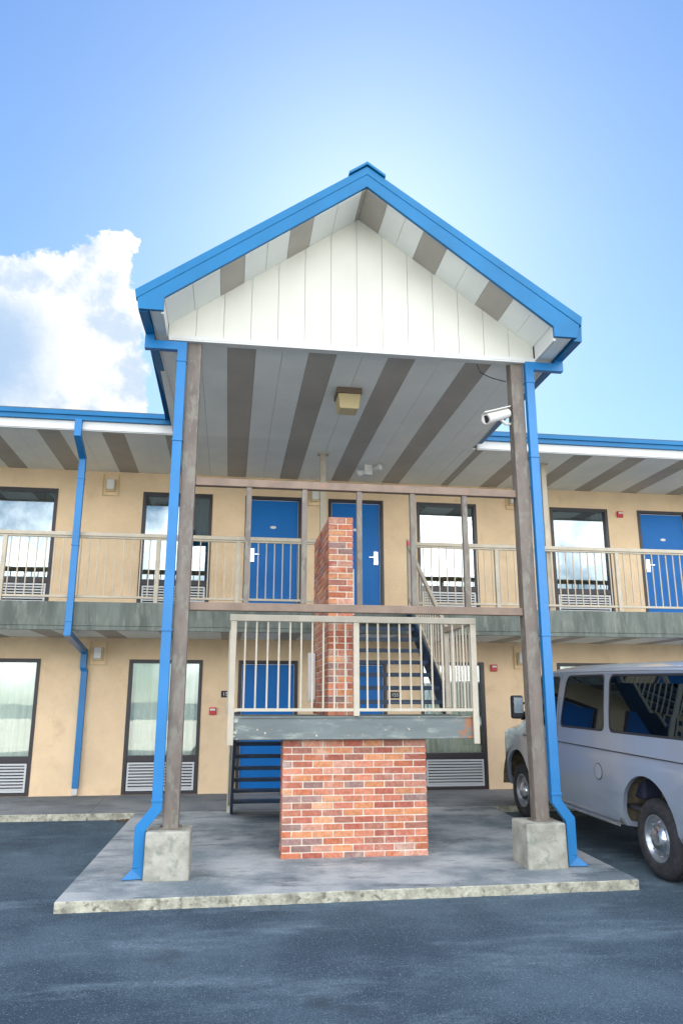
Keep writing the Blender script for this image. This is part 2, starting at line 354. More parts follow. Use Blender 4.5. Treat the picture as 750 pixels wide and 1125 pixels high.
# expansion joints scored in the paving
j = MB()
for x in (-4.4, -1.9, .9, 3.2): j.hexa([(x, 11.92, zs(11.92)+.0005), (x+.012, 11.92, zs(11.92)+.0005), (x+.012, 13.59, zs(13.59)+.0005), (x, 13.59, zs(13.59)+.0005)], [(x, 11.92, zs(11.92)+.002), (x+.012, 11.92, zs(11.92)+.002), (x+.012, 13.59, zs(13.59)+.002), (x, 13.59, zs(13.59)+.002)])
j.hexa([(-1.24, 11.89, zs(11.9)+.0005), (3.99, 11.89, zs(11.9)+.0005), (3.99, 11.905, zs(11.9)+.0005), (-1.24, 11.905, zs(11.9)+.0005)], [(-1.24, 11.89, zs(11.9)+.002), (3.99, 11.89, zs(11.9)+.002), (3.99, 11.905, zs(11.9)+.002), (-1.24, 11.905, zs(11.9)+.002)])
j.build('paving_joint', 'black', kind='structure')

# ------------------------------------------------------------------ motel building
motel = thing('motel_building', 'long two storey beige stucco motel with blue doors and blue roof edge', 'building', (1.4, YW, 0))
XL, XR = -12.0, 16.0
lowW = [(-8.0, -6.83), (-4.36, -3.12), (-1.68, -.45), (3.38, 4.56), (5.95, 7.16), (10.6, 11.8)]
upW = [(-8.0, -6.83), (-4.32, -3.09), (-1.63, -.40), (3.38, 4.54), (6.01, 7.19), (10.6, 11.8)]
lowD = [(-5.9, -4.87), (.16, 1.19), (1.74, 2.77), (7.81, 8.84)]
upD = [(-5.9, -4.87), (.19, 1.22), (1.71, 2.74), (7.81, 8.84)]
Z0L, Z1L, Z0U, Z1U = .125, 2.30, 3.07, 5.26
wl = MB()
def wallrow(ops, zb, zt, z0, z1):
    ops = sorted(ops); x = XL
    for a, b in ops:
        wl.box(x, a, YW, YW+.22, zb, zt)
        wl.box(a, b, YW, YW+.22, z1, zt)
        if z0 > zb+.01: wl.box(a, b, YW, YW+.22, zb, z0)
        x = b
    wl.box(x, XR, YW, YW+.22, zb, zt)
wallrow(lowW+lowD, -.1, 2.66, Z0L, Z1L); wallrow(upW+upD, 2.66, 5.9, Z0U, Z1U)
wl.box(XL, XL+.2, YW+.22, 24, -.1, 5.9); wl.box(XR-.2, XR, YW+.22, 24, -.1, 5.9); wl.box(XL, XR, 24, 24.2, -.1, 5.9)
wl.build('wall', 'stucco', motel)
rm = MB(); rm.box(XL+.25, XR-.25, YW+2.6, YW+2.7, 0, 5.8); rm.box(XL+.25, XR-.25, YW+.25, YW+2.6, 2.6, 2.75); rm.box(XL+.25, XR-.25, YW+.25, YW+2.6, 5.7, 5.8)
for x in (-4.6, -2.4, .0, 1.45, 3.1, 5.2, 7.5, 9.5): rm.box(x, x+.08, YW+.25, YW+2.6, 0, 2.6); rm.box(x, x+.08, YW+.25, YW+2.6, 2.75, 5.7)
rm.build('interior_wall', 'room_dark', motel)
rb = MB()
rb.prism([(YE-.05, 5.885), (18, 7.35), (24.4, 5.4), (24.4, 5.2), (18, 7.15), (YE-.05, 5.83)], 'x', XL-.5, XR+.5)
rb.build('roof', 'shingle', motel)
# fascia, white frieze, soffit
def fascia(x0, x1):
    f = MB(); f.box(x0, x1, YE-.06, YE-.02, 5.74, 5.88); f.box(x0, x1, YE-.085, YE-.061, 5.815, 5.885); f.build('fascia', 'blue_trim', motel, .003)
    g = MB(); g.box(x0, x1, YE-.02, YE+.02, 5.585, 5.739); g.box(x0, x1, YE-.034, YE-.021, 5.60, 5.625); g.build('frieze_board', 'white_trim', motel, .003)
    e = MB(); e.box(x0, x1, YE-.075, YE+.3, 5.886, 5.90); e.build('roof_edge', 'shingle', motel)
fascia(XL-.5, -.96); fascia(3.86, XR+.5)
def panels(name, x0, x1, y0, y1, z, off, parent, per=.955, dark=.33, t=.02, plain=None):
    mb = MB(); k = math.floor((x0-off)/per)-1
    while off+k*per < x1:
        a = off+k*per; cuts = [(a, a+dark, 1), (a+dark, a+dark+(per-dark)/2, 0), (a+dark+(per-dark)/2, a+per, 0)]
        for p, q, mi in cuts:
            p = max(p, x0); q = min(q, x1)
            if plain and not plain[0] < (p+q)/2 < plain[1]: mi = 0
            if q-p > .01: mb.box(p+.002, q-.002, y0, y1, z, z+t, mi)
        k += 1
    mb.box(x0, x1, y0, y1, z+t+.004, z+t+.02, 2)
    return mb.build(name, ['soffit_light', 'soffit_dark', 'black'], parent)
panels('soffit', XL, -.962, YE+.02, YW-.003, 5.61, -.15, motel)
panels('soffit', 3.862, XR, YE+.02, YW-.003, 5.61, -.15, motel)
panels('soffit', -.96, 3.86, YE+.02, YW-.003, 5.61, -.15, motel, plain=(-.5, 3.6))
# gallery slab
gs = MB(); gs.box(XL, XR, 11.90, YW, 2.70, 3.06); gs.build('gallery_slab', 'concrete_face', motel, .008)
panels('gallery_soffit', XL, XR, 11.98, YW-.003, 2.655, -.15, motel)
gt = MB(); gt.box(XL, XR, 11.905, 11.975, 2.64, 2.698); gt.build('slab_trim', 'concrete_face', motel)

def window(x0, x1, z0, z1, low, style):
    zg = z0+.56                                                # top of the grille section
    f = MB(); y0, y1 = YW-.012, YW+.12; t = .06
    f.box(x0, x0+t, y0, y1, z0, z1); f.box(x1-t, x1, y0, y1, z0, z1); f.box(x0+t, x1-t, y0, y1, z1-t, z1); f.box(x0+t, x1-t, y0, y1, z0, z0+.045)
    f.box(x0+t, x1-t, y0+.003, y1, zg-.05, zg+.05)
    fr = f.build('window', 'dark_frame', motel, .003)
    p = MB(); p.box(x0+t, x1-t, YW+.045, YW+.053, zg+.05, z1-t); p.build('pane', 'glass_lower' if low else 'glass_upper', fr)
    g = MB(); a, b, c, d = x0+t+.01, x1-t-.01, z0+.055, zg-.06
    g.box(a, b, YW+.005, YW+.03, c, c+.03); g.box(a, b, YW+.005, YW+.03, d-.03, d); g.box(a, a+.03, YW+.005, YW+.03, c+.03, d-.03); g.box(b-.03, b, YW+.005, YW+.03, c+.03, d-.03)
    n = 8; h = (d-c-.06)/n
    for i in range(n):
        z = c+.03+h*i
        g.hexa([(a+.03, YW+.006, z+.004), (b-.03, YW+.006, z+.004), (b-.03, YW+.032, z+h*.30), (a+.03, YW+.032, z+h*.30)],
               [(a+.03, YW+.006, z+h*.52), (b-.03, YW+.006, z+h*.52), (b-.03, YW+.032, z+h*.72), (a+.03, YW+.032, z+h*.72)])
    g.box(a, b, YW+.06, YW+.07, c, d, 1)
    g.build('air_conditioner_grille', ['grille_alu', 'black'], fr)
    def drape(a, b, mat, z0_, yy, amp=.018, per=.11):
        m = MB(); n = max(8, int((b-a)/.012)); vs = []
        for i in range(n+1):
            x = a+(b-a)*i/n; y = yy+amp*math.sin(x/per*6.28)+amp*.5*math.sin(x/per*2.9+1)
            vs += [(x, y, z0_), (x, y, z1-.03)]
        m.add(vs, [(2*i, 2*i+2, 2*i+3, 2*i+1) for i in range(n)]); m.build('curtain', mat, fr, smooth_=True)
    if style == 'pale': drape(x0+.03, x1-.03, 'curtain_pale', zg, YW+.17)
    elif style == 'parted': drape(x0+.03, x0+.2, 'curtain_dark', zg, YW+.17); drape(x1-.25, x1-.03, 'curtain_dark', zg, YW+.17)
    return fr
for i, (a, b) in enumerate(lowW): window(a, b, Z0L, Z1L, True, 'pale')
for i, (a, b) in enumerate(upW): window(a, b, Z0U, Z1U, False, 'parted')

def door(x0, x1, z0, z1, hinge, plate=True):
    f = MB(); t = .055; y0, y1 = YW-.012, YW+.10
    d = MB(); d.box(x0+t+.004, x1-t-.004, YW+.035, YW+.08, z0+.012, z1-t-.004)
    dl = d.build('door', 'door_blue', motel, .003)
    f.box(x0, x0+t, y0, y1, z0, z1); f.box(x1-t, x1, y0, y1, z0, z1); f.box(x0+t, x1-t, y0, y1, z1-t, z1)
    f.build('door_frame', 'dark_frame', dl, .003)
    # thin pale weather strip along the leaf
    s = MB(); s.box(x0+t+.006, x0+t+.014, YW+.028, YW+.034, z0+.02, z1-t-.01); s.box(x1-t-.014, x1-t-.006, YW+.028, YW+.034, z0+.02, z1-t-.01); s.box(x0+t+.014, x1-t-.014, YW+.028, YW+.034, z1-t-.016, z1-t-.008)
    s.build('weather_strip', 'grille_alu', dl)
    hx = x1-t-.09 if hinge == 'r' else x0+t+.09; sg = -1 if hinge == 'r' else 1; zc = z0+1.10
    h = MB(); h.box(hx-.04, hx+.04, YW+.012, YW+.034, zc-.13, zc+.12)
    h.bar((hx, YW+.0, zc+.01), (hx+sg*.13, YW+.0, zc+.01), .018, .022); h.tube([(hx, YW+.012, zc+.01), (hx, YW-.01, zc+.01)], .016, 10)
    h.build('handle', 'chrome', dl, .004)
    if plate:
        p = MB(); n = 18; cx = (x0+x1)/2; zc2 = z0+1.62
        p.prism([(cx+.055*math.cos(2*math.pi*k/n), zc2+.026*math.sin(2*math.pi*k/n)) for k in range(n)], 'y', YW+.028, YW+.034)
        p.build('number_plate', 'white_plastic', dl)
for i, (a, b) in enumerate(lowD): door(a, b, Z0L, Z1L, 'l' if i % 2 else 'r', False)
for i, (a, b) in enumerate(upD): door(a, b, Z0U, Z1U, 'r' if i in (0, 2) else 'l')

# ------------------------------------------------------------------ gallery railings
def railing(name, x0, x1, posts, label, extra=None):
    t = thing(name, label, 'railing', ((x0+x1)/2, YR, 3.06), group='railings along the upper gallery')
    m = MB(); m.box(x0, x1, YR-.035, YR+.035, 4.075, 4.135); m.box(x0, x1, YR-.02, YR+.02, 4.045, 4.0745); m.build('top_rail', 'beige_rail', t, .006)
    m = MB(); m.box(x0, x1, YR-.018, YR+.018, 3.125, 3.16); m.build('bottom_rail', 'beige_rail', t, .003)
    for p in posts: MB().box(p-.033, p+.033, YR-.03, YR+.03, 3.06, 4.0445).build('post', 'beige_rail', t, .004)
    x = x0+.08; k = 0
    while x < x1-.05:
        if all(abs(x-p) > .05 for p in posts): MB().box(x-.008, x+.008, YR-.008, YR+.008, 3.1605, 4.0445).build('baluster', 'beige_rail', t)
        x += .1285
    return t
railing('balcony_railing', -6.5, 1.36, [-5.5, -3.42, -1.15, .08, 1.32], 'painted metal balcony railing left of the brick wall, downspout crossing it')
railing('balcony_railing', 2.86, 10.2, [2.90, 4.30, 6.41, 8.5], 'painted metal balcony railing right of the stair opening, starting at a red-capped post')
def gal_post(x, label):
    o = MB().box(x-.045, x+.045, YR-.04, YR+.04, 3.06, 5.605).box(x-.09, x+.09, YR-.07, YR+.07, 5.59, 5.609).build('gallery_post', 'beige_rail', None, .006)
    tag(o, label, 'post', 'thin posts holding up the eave')
# (posts stand just behind the rail line)
YR0 = YR; YR = YR+.085
gal_post(1.42, 'thin grey steel post rising to the soffit behind the brick wall')
gal_post(5.24, 'tall thin beige steel post rising to the eave right of the blue-piped column')
YR = YR0

# ------------------------------------------------------------------ bricks
PAL = [(.56, .19, .10), (.66, .29, .15), (.60, .23, .14), (.70, .34, .18), (.48, .15, .10), (.62, .31, .22), (.36, .22, .19), (.46, .20, .14), (.68, .29, .14), (.56, .20, .13), (.64, .25, .15)]
def brick_mass(name, x0, x1, y0, y1, z0, z1, label, seed):
    r = random.Random(seed); mb = MB(); cols = []
    rows = round((z1-z0)/.0725); rh = (z1-z0)/rows; g = .0125; D_ = .095; L_ = .212
    def put(a0, a1, b0, b1, z, zt):
        e = [r.uniform(-.0022, .0022) for _ in range(4)]
        mb.box(a0, a1, b0, b1, z, zt); cc = r.choice(PAL); k = r.uniform(.85, 1.15); cols.extend([tuple(c*k for c in cc)]*6)
    def run(s, e, first):
        out = []; a = s; l = first
        while a < e-.02:
            b = min(a+l, e)
            if e-b < .05: b = e
            out.append((a, b if b == e else b-g)); a = b; l = L_+g
        return out
    for k in range(rows):
        z = z0+k*rh; zt = z+rh-g if k < rows-1 else z1; odd = k % 2
        first = (L_+g)/2 if odd else L_+g; first *= r.uniform(.95, 1.05)
        ex = 0 if odd else D_+g
        for a, b in run(x0, x1, first):
            p = r.uniform(-.002, .002)
            put(a, b, y0+p, y0+D_, z, zt); put(a, b, y1-D_, y1-p, z, zt)
        if y1-y0 > 2*D_+.06:
            for a, b in run(y0+D_+g, y1-D_-g, first*.8):
                p = r.uniform(-.002, .002)
                put(x0+p, x0+D_, a, b, z, zt); put(x1-D_, x1-p, a, b, z, zt)
    nb = len(mb.f)
    mb.box(x0+.0075, x1-.0075, y0+.0075, y1-.0075, z0, z1-.004, 1)
    t = thing(name, label, 'brick wall', ((x0+x1)/2, (y0+y1)/2, z0))
    o = mb.build('brickwork', ['brick', 'mortar'], t, .0025, seg=1)
    at = o.data.attributes.new('tone', 'FLOAT_COLOR', 'FACE')
    for i in range(len(o.data.polygons)): at.data[i].color = (*(cols[i] if i < len(cols) else (.5, .4, .3)), 1)
    return t
brick_mass('brick_pier', .61, 2.21, 8.72, 9.02, zs(8.8)-.01, 1.195, 'broad low red brick pier standing on the slab and carrying the stair landing', 5)
bw = brick_mass('brick_wall', 1.105, 1.395, 8.74, 10.30, 1.452, 3.73, 'tall narrow red brick wall rising from the landing between the stair flights', 11)

# ------------------------------------------------------------------ staircase
st = thing('staircase', 'dark steel open-riser return stair with a landing and cream railings behind the brick pier', 'staircase', (1.4, 10.3, .07))
lf = MB(); lf.box(.06, 2.75, 8.60, 8.64, 1.20, 1.447); lf.box(.06, .10, 8.641, 9.75, 1.20, 1.447); lf.box(2.71, 2.75, 8.641, 9.75, 1.20, 1.447); lf.box(.10, 2.71, 9.71, 9.75, 1.20, 1.447)
lf.box(.06, 2.75, 8.585, 8.599, 1.205, 1.225); lf.box(.06, 2.75, 8.585, 8.599, 1.43, 1.449)
lf.build('landing_beam', 'landing_steel', st, .004)
ls = MB(); ls.box(.101, 2.709, 8.641, 9.709, 1.38, 1.451); ls.build('landing_floor', 'concrete_face', st)
def flight(xa, xb, yb, zb, yt, zt, n, sg):
    # n treads between bottom (yb,zb) and top (yt,zt); sg = sign of travel in y
    rise = (zt-zb)/(n+1); run = abs(yt-yb)/n
    for i in range(n):
        z = zb+rise*(i+1); y = yb+sg*run*i
        a, b = sorted((y, y+sg*(run-.01)))
        m = MB(); m.box(xa+.045, xb-.045, a, b, z-.032, z); fy = (a if sg > 0 else b-.006)
        m.box(xa+.045, xb-.045, fy, fy+.006, z-.055, z-.033); m.build('tread', 'stair_steel', st)
    d = .13
    for x in (xa, xb-.04):
        m = MB(); m.prism([(yb, zb-.0), (yb, zb+rise+.03), (yt, zt+.03), (yt, zt-.24), (yb+sg*.22, zb)], 'x', x, x+.04); m.build('stringer', 'stair_steel', st, .003)
flight(.08, 1.28, 11.72, .075, 9.76, 1.45, 7, -1)
flight(1.43, 2.80, 9.76, 1.45, 11.90, 3.05, 8, 1)
def stair_rail(pts, top, name='railing'):
    pass
# landing rail
lr = MB(); lr.box(-.01, 2.79, 8.545, 8.605, 2.468, 2.54); lr.box(2.73, 2.79, 8.606, 9.72, 2.468, 2.54); lr.box(-.01, .05, 8.606, 9.72, 2.468, 2.54)
rail = lr.build('landing_railing', 'cream_rail', st, .006)
for (x, y, z0) in ((.035, 8.565, 1.15), (2.755, 8.565, 1.15), (1.40, 8.565, 1.45), (2.76, 9.69, 1.45), (.02, 9.69, 1.45)):
    MB().box(x-.033, x+.033, y-.018, y+.018, z0, 2.467).build('post', 'cream_rail', rail, .004)
m = MB(); m.box(.07, 2.72, 8.553, 8.577, 1.50, 1.532); m.box(2.745, 2.765, 8.60, 9.67, 1.50, 1.532); m.box(.012, .030, 8.60, 9.67, 1.50, 1.532); m.build('bottom_rail', 'cream_rail', rail)
x = .165
while x < 2.70:
    if abs(x-1.40) > .045: MB().box(x-.009, x+.009, 8.556, 8.574, 1.5325, 2.467).build('baluster', 'cream_rail', rail)
    x += .1235
for i in range(8):
    y = 8.71+i*.125
    MB().box(2.747, 2.763, y-.008, y+.008, 1.5325, 2.467).build('baluster', 'cream_rail', rail)
    MB().box(.013, .029, y-.008, y+.008, 1.5325, 2.467).build('baluster', 'cream_rail', rail)
# sloping handrails
def sloped(x, ya, za, yb, zb, mat='beige_rail', n=16, foot=.93):
    h = MB(); h.bar((x, ya, za), (x, yb, zb), .05, .055); hr = h.build('handrail', mat, st, .006)
    lo = MB(); lo.bar((x, ya, za-foot+.08), (x, yb, zb-foot+.08), .025, .03); lo.build('lower_rail', mat, hr)
    for i in range(n):
        t = (i+.5)/n; y = ya+(yb-ya)*t; z = za+(zb-za)*t
        MB().box(x-.008, x+.008, y-.008, y+.008, z-foot+.10, z-.02).build('baluster', mat, hr)
sloped(2.80, 9.75, 2.50, 11.88, 4.06)
sloped(.06, 11.70, 1.02, 9.75, 2.46, n=12)
MB().box(.035, .085, 11.68, 11.73, zs(11.7), 1.0).build('newel_post', 'cream_rail', st, .004)
MB().box(2.775, 2.83, 11.85, 11.905, 2.95, 4.17).build('newel_post', 'beige_rail', st, .004)
MB().box(2.765, 2.80, 11.80, 11.849, 4.05, 4.13).build('end_cap', 'red_plastic', st, .004)
o = MB().box(1.01, 1.102, 10.02, 10.12, 1.60, 2.22).box(1.03, 1.102, 10.0, 10.019, 1.62, 2.20).build('light_strip', 'white_plastic', None, .008)
tag(o, 'white vertical box fixed low on the left face of the brick wall', 'light fixture')
o = MB().box(1.398, 1.44, 8.95, 9.05, 2.60, 3.15).box(1.398, 1.425, 8.93, 9.07, 2.58, 2.60).build('cable_cover', 'white_plastic', None, .006)
tag(o, 'thin white cover strip on the right face of the brick wall', 'cable cover')

# ------------------------------------------------------------------ columns and frame
def block(x0, x1, label):
    m = MB(); y0, y1 = 7.94, 8.38; z0, z1 = zs(y0)-.01, .40; e = .004
    m.hexa([(x0-e, y0-e, z0), (x1+e, y0-e, z0), (x1+e, y1+e, z0), (x0-e, y1+e, z0)], [(x0, y0, z1), (x1, y0, z1), (x1, y1, z1+.004), (x0, y1, z1)])
    tag(m.build('concrete_footing', 'block_concrete', None, .02, seg=3), label, 'concrete block', 'concrete footings of the canopy posts')
block(-.73, -.31, 'weathered concrete block under the left canopy post'); block(3.04, 3.46, 'weathered concrete block under the right canopy post beside the van')
def cpost(x0, x1, label):
    m = MB(); m.box(x0, x1, 8.08, 8.23, .402, 5.575)
    t = m.build('steel_post', 'brown_steel', None, .008); tag(t, label, 'post', 'tall canopy posts')
    MB().box(x0-.03, x1+.03, 8.05, 8.26, .4045, .416).build('base_plate', 'brown_steel', t)
cpost(-.585, -.435, 'tall brown square steel post on the left concrete block'); cpost(3.20, 3.35, 'tall brown square steel post on the right concrete block')
fr = thing('steel_trellis', 'rusty open steel trellis of two crossbars and five uprights spanning between the canopy posts', 'trellis', (1.38, 8.15, 2.53))
for z in (2.53, 3.885): MB().box(-.433, 3.198, 8.11, 8.19, z, z+.085).build('crossbar', 'rust_bar', fr, .005)
for x in (.15, .76, 1.37, 1.975, 2.58): MB().box(x-.029, x+.029, 8.12, 8.18, 2.616, 3.884).build('upright', 'brown_steel', fr, .004)

# ------------------------------------------------------------------ downspouts
def straps(mb, x0, x1, y0, y1, z): mb.box(x0-.006, x1+.006, y0-.006, y1+.02, z, z+.025)
def spout(side, label):
    if side == 'l':
        xc = -.645; path = [(-1.005, 8.06, 5.66), (-1.005, 8.06, 5.47), (xc, 8.06, 5.47-.0), (xc, 8.06, .60), (-.79, 8.06, .42), (-.79, 8.06, zs(8.06)+.10)]; toe = -.93; cx = -.79; X = -.005
    else:
        xc = 3.415; path = [(3.79, 8.06, 5.66), (3.79, 8.06, 5.50), (xc, 8.06, 5.50), (xc, 8.06, .60), (3.55, 8.06, .42), (3.55, 8.06, zs(8.06)+.10)]; toe = 3.71; cx = 3.55
    m = MB(); m.ductpath(path, .075, .10, wv=(0, 1, 0))
    sg = -1 if side == 'l' else 1; zb = zs(8.06)+.004
    m.hexa([(cx-.05, 8.02, zb), (cx+.05, 8.02, zb), (cx+.05, 8.10, zb), (cx-.05, 8.10, zb)] if False else
           sorted([(cx-sg*.05, 8.02, zb), (toe, 8.0, zb), (toe, 8.12, zb), (cx-sg*.05, 8.10, zb)], key=lambda p: 0), [(cx-sg*.05, 8.02, zb+.10), (cx+sg*.052, 8.02, zb+.09), (cx+sg*.052, 8.10, zb+.09), (cx-sg*.05, 8.10, zb+.10)])
    t = m.build('downspout', 'blue_spout', None, .004); tag(t, label, 'downspout', 'blue downspouts')
    for z in (.66, 2.30, 4.35, 5.28): MB().box(xc-.056, xc+.056, 8.014, 8.106, z, z+.022).build('joint_band', 'blue_spout', t, .003)
spout('l', 'bright blue downspout running down beside the left brown post'); spout('r', 'bright blue downspout running down beside the right brown post by the van')
m = MB(); xc = -2.375
m.ductpath([(xc, 11.33, 5.74), (xc, 11.33, 5.50), (xc, 11.85, 5.30), (xc, 11.85, 2.62), (xc-.005, 11.85, 2.58), (xc-.04, 13.52, 2.42), (xc-.04, 13.52, 2.16), (xc-.02, 13.545, 2.10), (xc-.02, 13.545, .24)], .10, .08, wv=(1, 0, 0))
t = m.build('downspout', 'blue_spout', None, .004); tag(t, 'bright blue downspout jogging from the left eave over the gallery to the wall', 'downspout', 'blue downspouts')
for z in (2.75, 3.9, 4.95): MB().box(xc-.056, xc+.056, 11.803, 11.897, z, z+.022).build('joint_band', 'blue_spout', t, .003)
MB().box(xc-.06, xc+.02, 13.51, 13.58, .14, .238).build('outlet', 'grille_alu', t, .004)

# ------------------------------------------------------------------ canopy
cn = thing('entrance_canopy', 'tall gabled stair canopy with white gable face and blue edge boards', 'canopy', (1.37, 8.1, 5.5))
AX = 1.365
outer = [(-1.10, 5.585), (-1.11, 5.79), (AX, 7.575), (3.83, 5.85), (3.77, 5.61), (3.49, 5.60), (AX, 7.305), (-.81, 5.63), (-.81, 5.585)]
mb = MB(); mb.prism([(-1.07, 5.585), (-1.09, 5.72), (AX, 7.49), (3.80, 5.76), (3.76, 5.60), (3.49, 5.60), (3.49, 5.72), (AX, 7.315), (-.81, 5.735), (-.81, 5.585)], 'y', 7.45, 7.49)
mb.build('barge_board', 'blue_trim', cn, .003)
mb = MB(); mb.prism([(-1.10, 5.70), (-1.115, 5.80), (AX, 7.575), (3.835, 5.86), (3.82, 5.75), (AX, 7.472)], 'y', 7.443, 7.52); mb.build('drip_edge', 'blue_trim', cn, .003)
rc = MB(); rc.prism([(AX-.21, 7.44), (AX-.21, 7.475), (AX, 7.625), (AX+.21, 7.475), (AX+.21, 7.44), (AX, 7.59)], 'y', 7.42, 16); rc.build('ridge_cap', 'blue_trim', cn, .003)
rf = MB(); rf.prism([(-1.10, 5.81), (-1.10, 5.84), (AX, 7.60), (3.84, 5.88), (3.84, 5.85), (AX, 7.57)], 'y', 7.521, 16.5); rf.build('roof', 'blue_trim', cn)
# rake soffit panels
rk = MB()
def rake(sgn, darks, xend, zend):
    def zat(x): return 7.305+(zend-7.305)*abs(x-AX)/abs(xend-AX)
    cuts = []; a = 0; W_ = abs(xend-AX); edges = [0]
    for d0, d1 in darks:
        if d0 > a+.01: mid = (a+d0)/2; cuts += [(a, mid, 0), (mid, d0, 0)]
        cuts.append((d0, min(d1, W_), 1)); a = d1
    if a < W_: mid = (a+W_)/2; cuts += [(a, mid, 0), (mid, W_, 0)]
    for p, q, mi in cuts:
        p += .002; q -= .002; xa, xb = AX+sgn*p, AX+sgn*q
        rk.hexa([(xa, 7.491, zat(xa)), (xb, 7.491, zat(xb)), (xb, 8.06, zat(xb)), (xa, 8.06, zat(xa))], [(xa, 7.491, zat(xa)+.02), (xb, 7.491, zat(xb)+.02), (xb, 8.06, zat(xb)+.02), (xa, 8.06, zat(xa)+.02)], mi)
rake(1, [(0, .24), (.66, .93), (1.42, 1.70)], 3.49, 5.76); rake(-1, [(.0, .05), (.60, .86), (1.35, 1.61)], -.81, 5.73)
rk.build('rake_soffit', ['soffit_light', 'soffit_dark'], cn)
# gable wall of vertical boards
gw = MB(); n = 14; xa, xb = -.811, 3.491
xs = [xa+(xb-xa)*i/n for i in range(n+1)]
def zt(x): return 7.33-(7.33-5.75)*abs(x-AX)/(AX+.80) if x < AX else 7.33-(7.33-5.78)*abs(x-AX)/(3.50-AX)
for i in range(n):
    a, b = xs[i]+.0025, xs[i+1]-.0025
    p = [(a, 5.58), (b, 5.58), (b, zt(b))]+([(AX, zt(AX))] if a < AX < b else [])+[(a, zt(a))]
    gw.prism(p, 'y', 8.06, 8.075)
gw.prism([(xa, 5.58), (xb, 5.58), (xb, zt(xb)), (AX, zt(AX)), (xa, zt(xa))], 'y', 8.076, 8.09)
gw.build('gable_wall', 'gable_white', cn)
tr = MB(); tr.box(-.80, 3.50, 8.03, 8.0595, 5.555, 5.60); tr.box(-.80, 3.50, 8.03, 8.13, 5.535, 5.554)
tr.build('trim_board', 'white_trim', cn, .003)
for a_, b_ in ((-.84, -.812), (3.492, 3.52)): MB().box(a_, b_, 7.491, 8.03, 5.565, 5.80).build('eave_board', 'white_trim', cn, .003)
hd = MB(); hd.box(-.80, 3.50, 8.0905, 8.13, 5.555, 5.72); hd.build('header_beam', 'white_trim', cn)
# level soffit
panels('soffit', -.98, 3.78, 8.131, YE+.019, 5.61, -.15, cn, plain=(-.5, 3.6))
for a_, b_ in ((-.955, -.842), (3.522, 3.70)): MB().box(a_, b_, 7.491, 8.28, 5.605, 5.625).build('eave_soffit', 'soffit_light', cn)
for sgn in (-1, 1):
    a = (-1.10, -.965) if sgn < 0 else (3.71, 3.845); s_ = .12 if sgn < 0 else .09
    g = MB(); g.hexa([(a[0]+.03, 7.492, 5.575), (a[1]-.01, 7.492, 5.575), (a[1]-.01+s_, YE-.09, 5.66), (a[0]+.03+s_, YE-.09, 5.66)],
                     [(a[0], 7.492, 5.78), (a[1], 7.492, 5.78), (a[1]+s_, YE-.09, 5.86), (a[0]+s_, YE-.09, 5.86)])
    g.build('gutter', 'blue_trim', cn, .004)
    b = MB(); xx = (-.962, -.945) if sgn < 0 else (3.69, 3.708)
    b.hexa([(xx[0], 7.492, 5.60), (xx[1], 7.492, 5.60), (xx[1]+s_, YE-.09, 5.605), (xx[0]+s_, YE-.09, 5.605)], [(xx[0], 7.492, 5.78), (xx[1], 7.492, 5.78), (xx[1]+s_, YE-.09, 5.84), (xx[0]+s_, YE-.09, 5.84)])
    b.build('eave_board', 'white_trim', cn)

# ------------------------------------------------------------------ small fittings
t = thing('ceiling_light', 'square amber ceiling light under the canopy soffit', 'ceiling light', (1.43, 9.4, 5.61))
MB().box(1.27, 1.60, 9.22, 9.56, 5.53, 5.609).build('housing', 'fixture_brown', t, .008)
MB().hexa([(1.31, 9.26, 5.33), (1.56, 9.26, 5.33), (1.56, 9.52, 5.33), (1.31, 9.52, 5.33)], [(1.285, 9.235, 5.529), (1.585, 9.235, 5.529), (1.585, 9.545, 5.529), (1.285, 9.545, 5.529)]).build('lens', 'fixture_beige', t, .01)
t = thing('floodlight', 'small white twin-headed floodlight on the soffit near the wall', 'floodlight', (2.27, 12.6, 5.6))
MB().box(2.20, 2.34, 12.5, 12.62, 5.43, 5.609).build('housing', 'white_plastic', t, .01)
for s_ in (-1, 1):
    MB().tube([(2.27+s_*.07, 12.53, 5.50-s_*-.02), (2.27+s_*.14, 12.47, 5.49+s_*.05), (2.27+s_*.20, 12.38, 5.47+s_*.07)], [.022, .045, .062], 12).build('lamp_head', 'white_plastic', t, 0, True)
t = thing('security_camera', 'white bullet security camera mounted on the right canopy post', 'camera', (3.19, 8.2, 4.9))
MB().tube([(2.86, 8.05, 4.80), (2.865, 8.055, 4.803), (3.16, 8.14, 4.925)], [.062, .062, .056], 16).build('housing', 'white_plastic', t, 0, False)
MB().hexa([(2.82, 7.98, 4.855), (3.17, 8.07, 4.985), (3.17, 8.20, 4.985), (2.82, 8.12, 4.855)], [(2.82, 7.98, 4.865), (3.17, 8.07, 4.995), (3.17, 8.20, 4.995), (2.82, 8.12, 4.865)]).build('sunshield', 'white_plastic', t)
MB().tube([(2.858, 8.048, 4.799), (2.850, 8.046, 4.796)], .045, 16).build('lens', 'black', t)
MB().tube([(3.05, 8.12, 4.84), (3.13, 8.15, 4.79), (3.199, 8.17, 4.80)], .018, 8).build('bracket', 'white_plastic', t)
o = MB().tube([(2.86, 8.3, 5.60), (2.90, 8.3, 5.50), (3.02, 8.26, 5.42), (3.19, 8.22, 5.36)], .006, 6).build('camera_cable', 'black', None); tag(o, 'short black cable hanging from the soffit to the right post', 'cable')

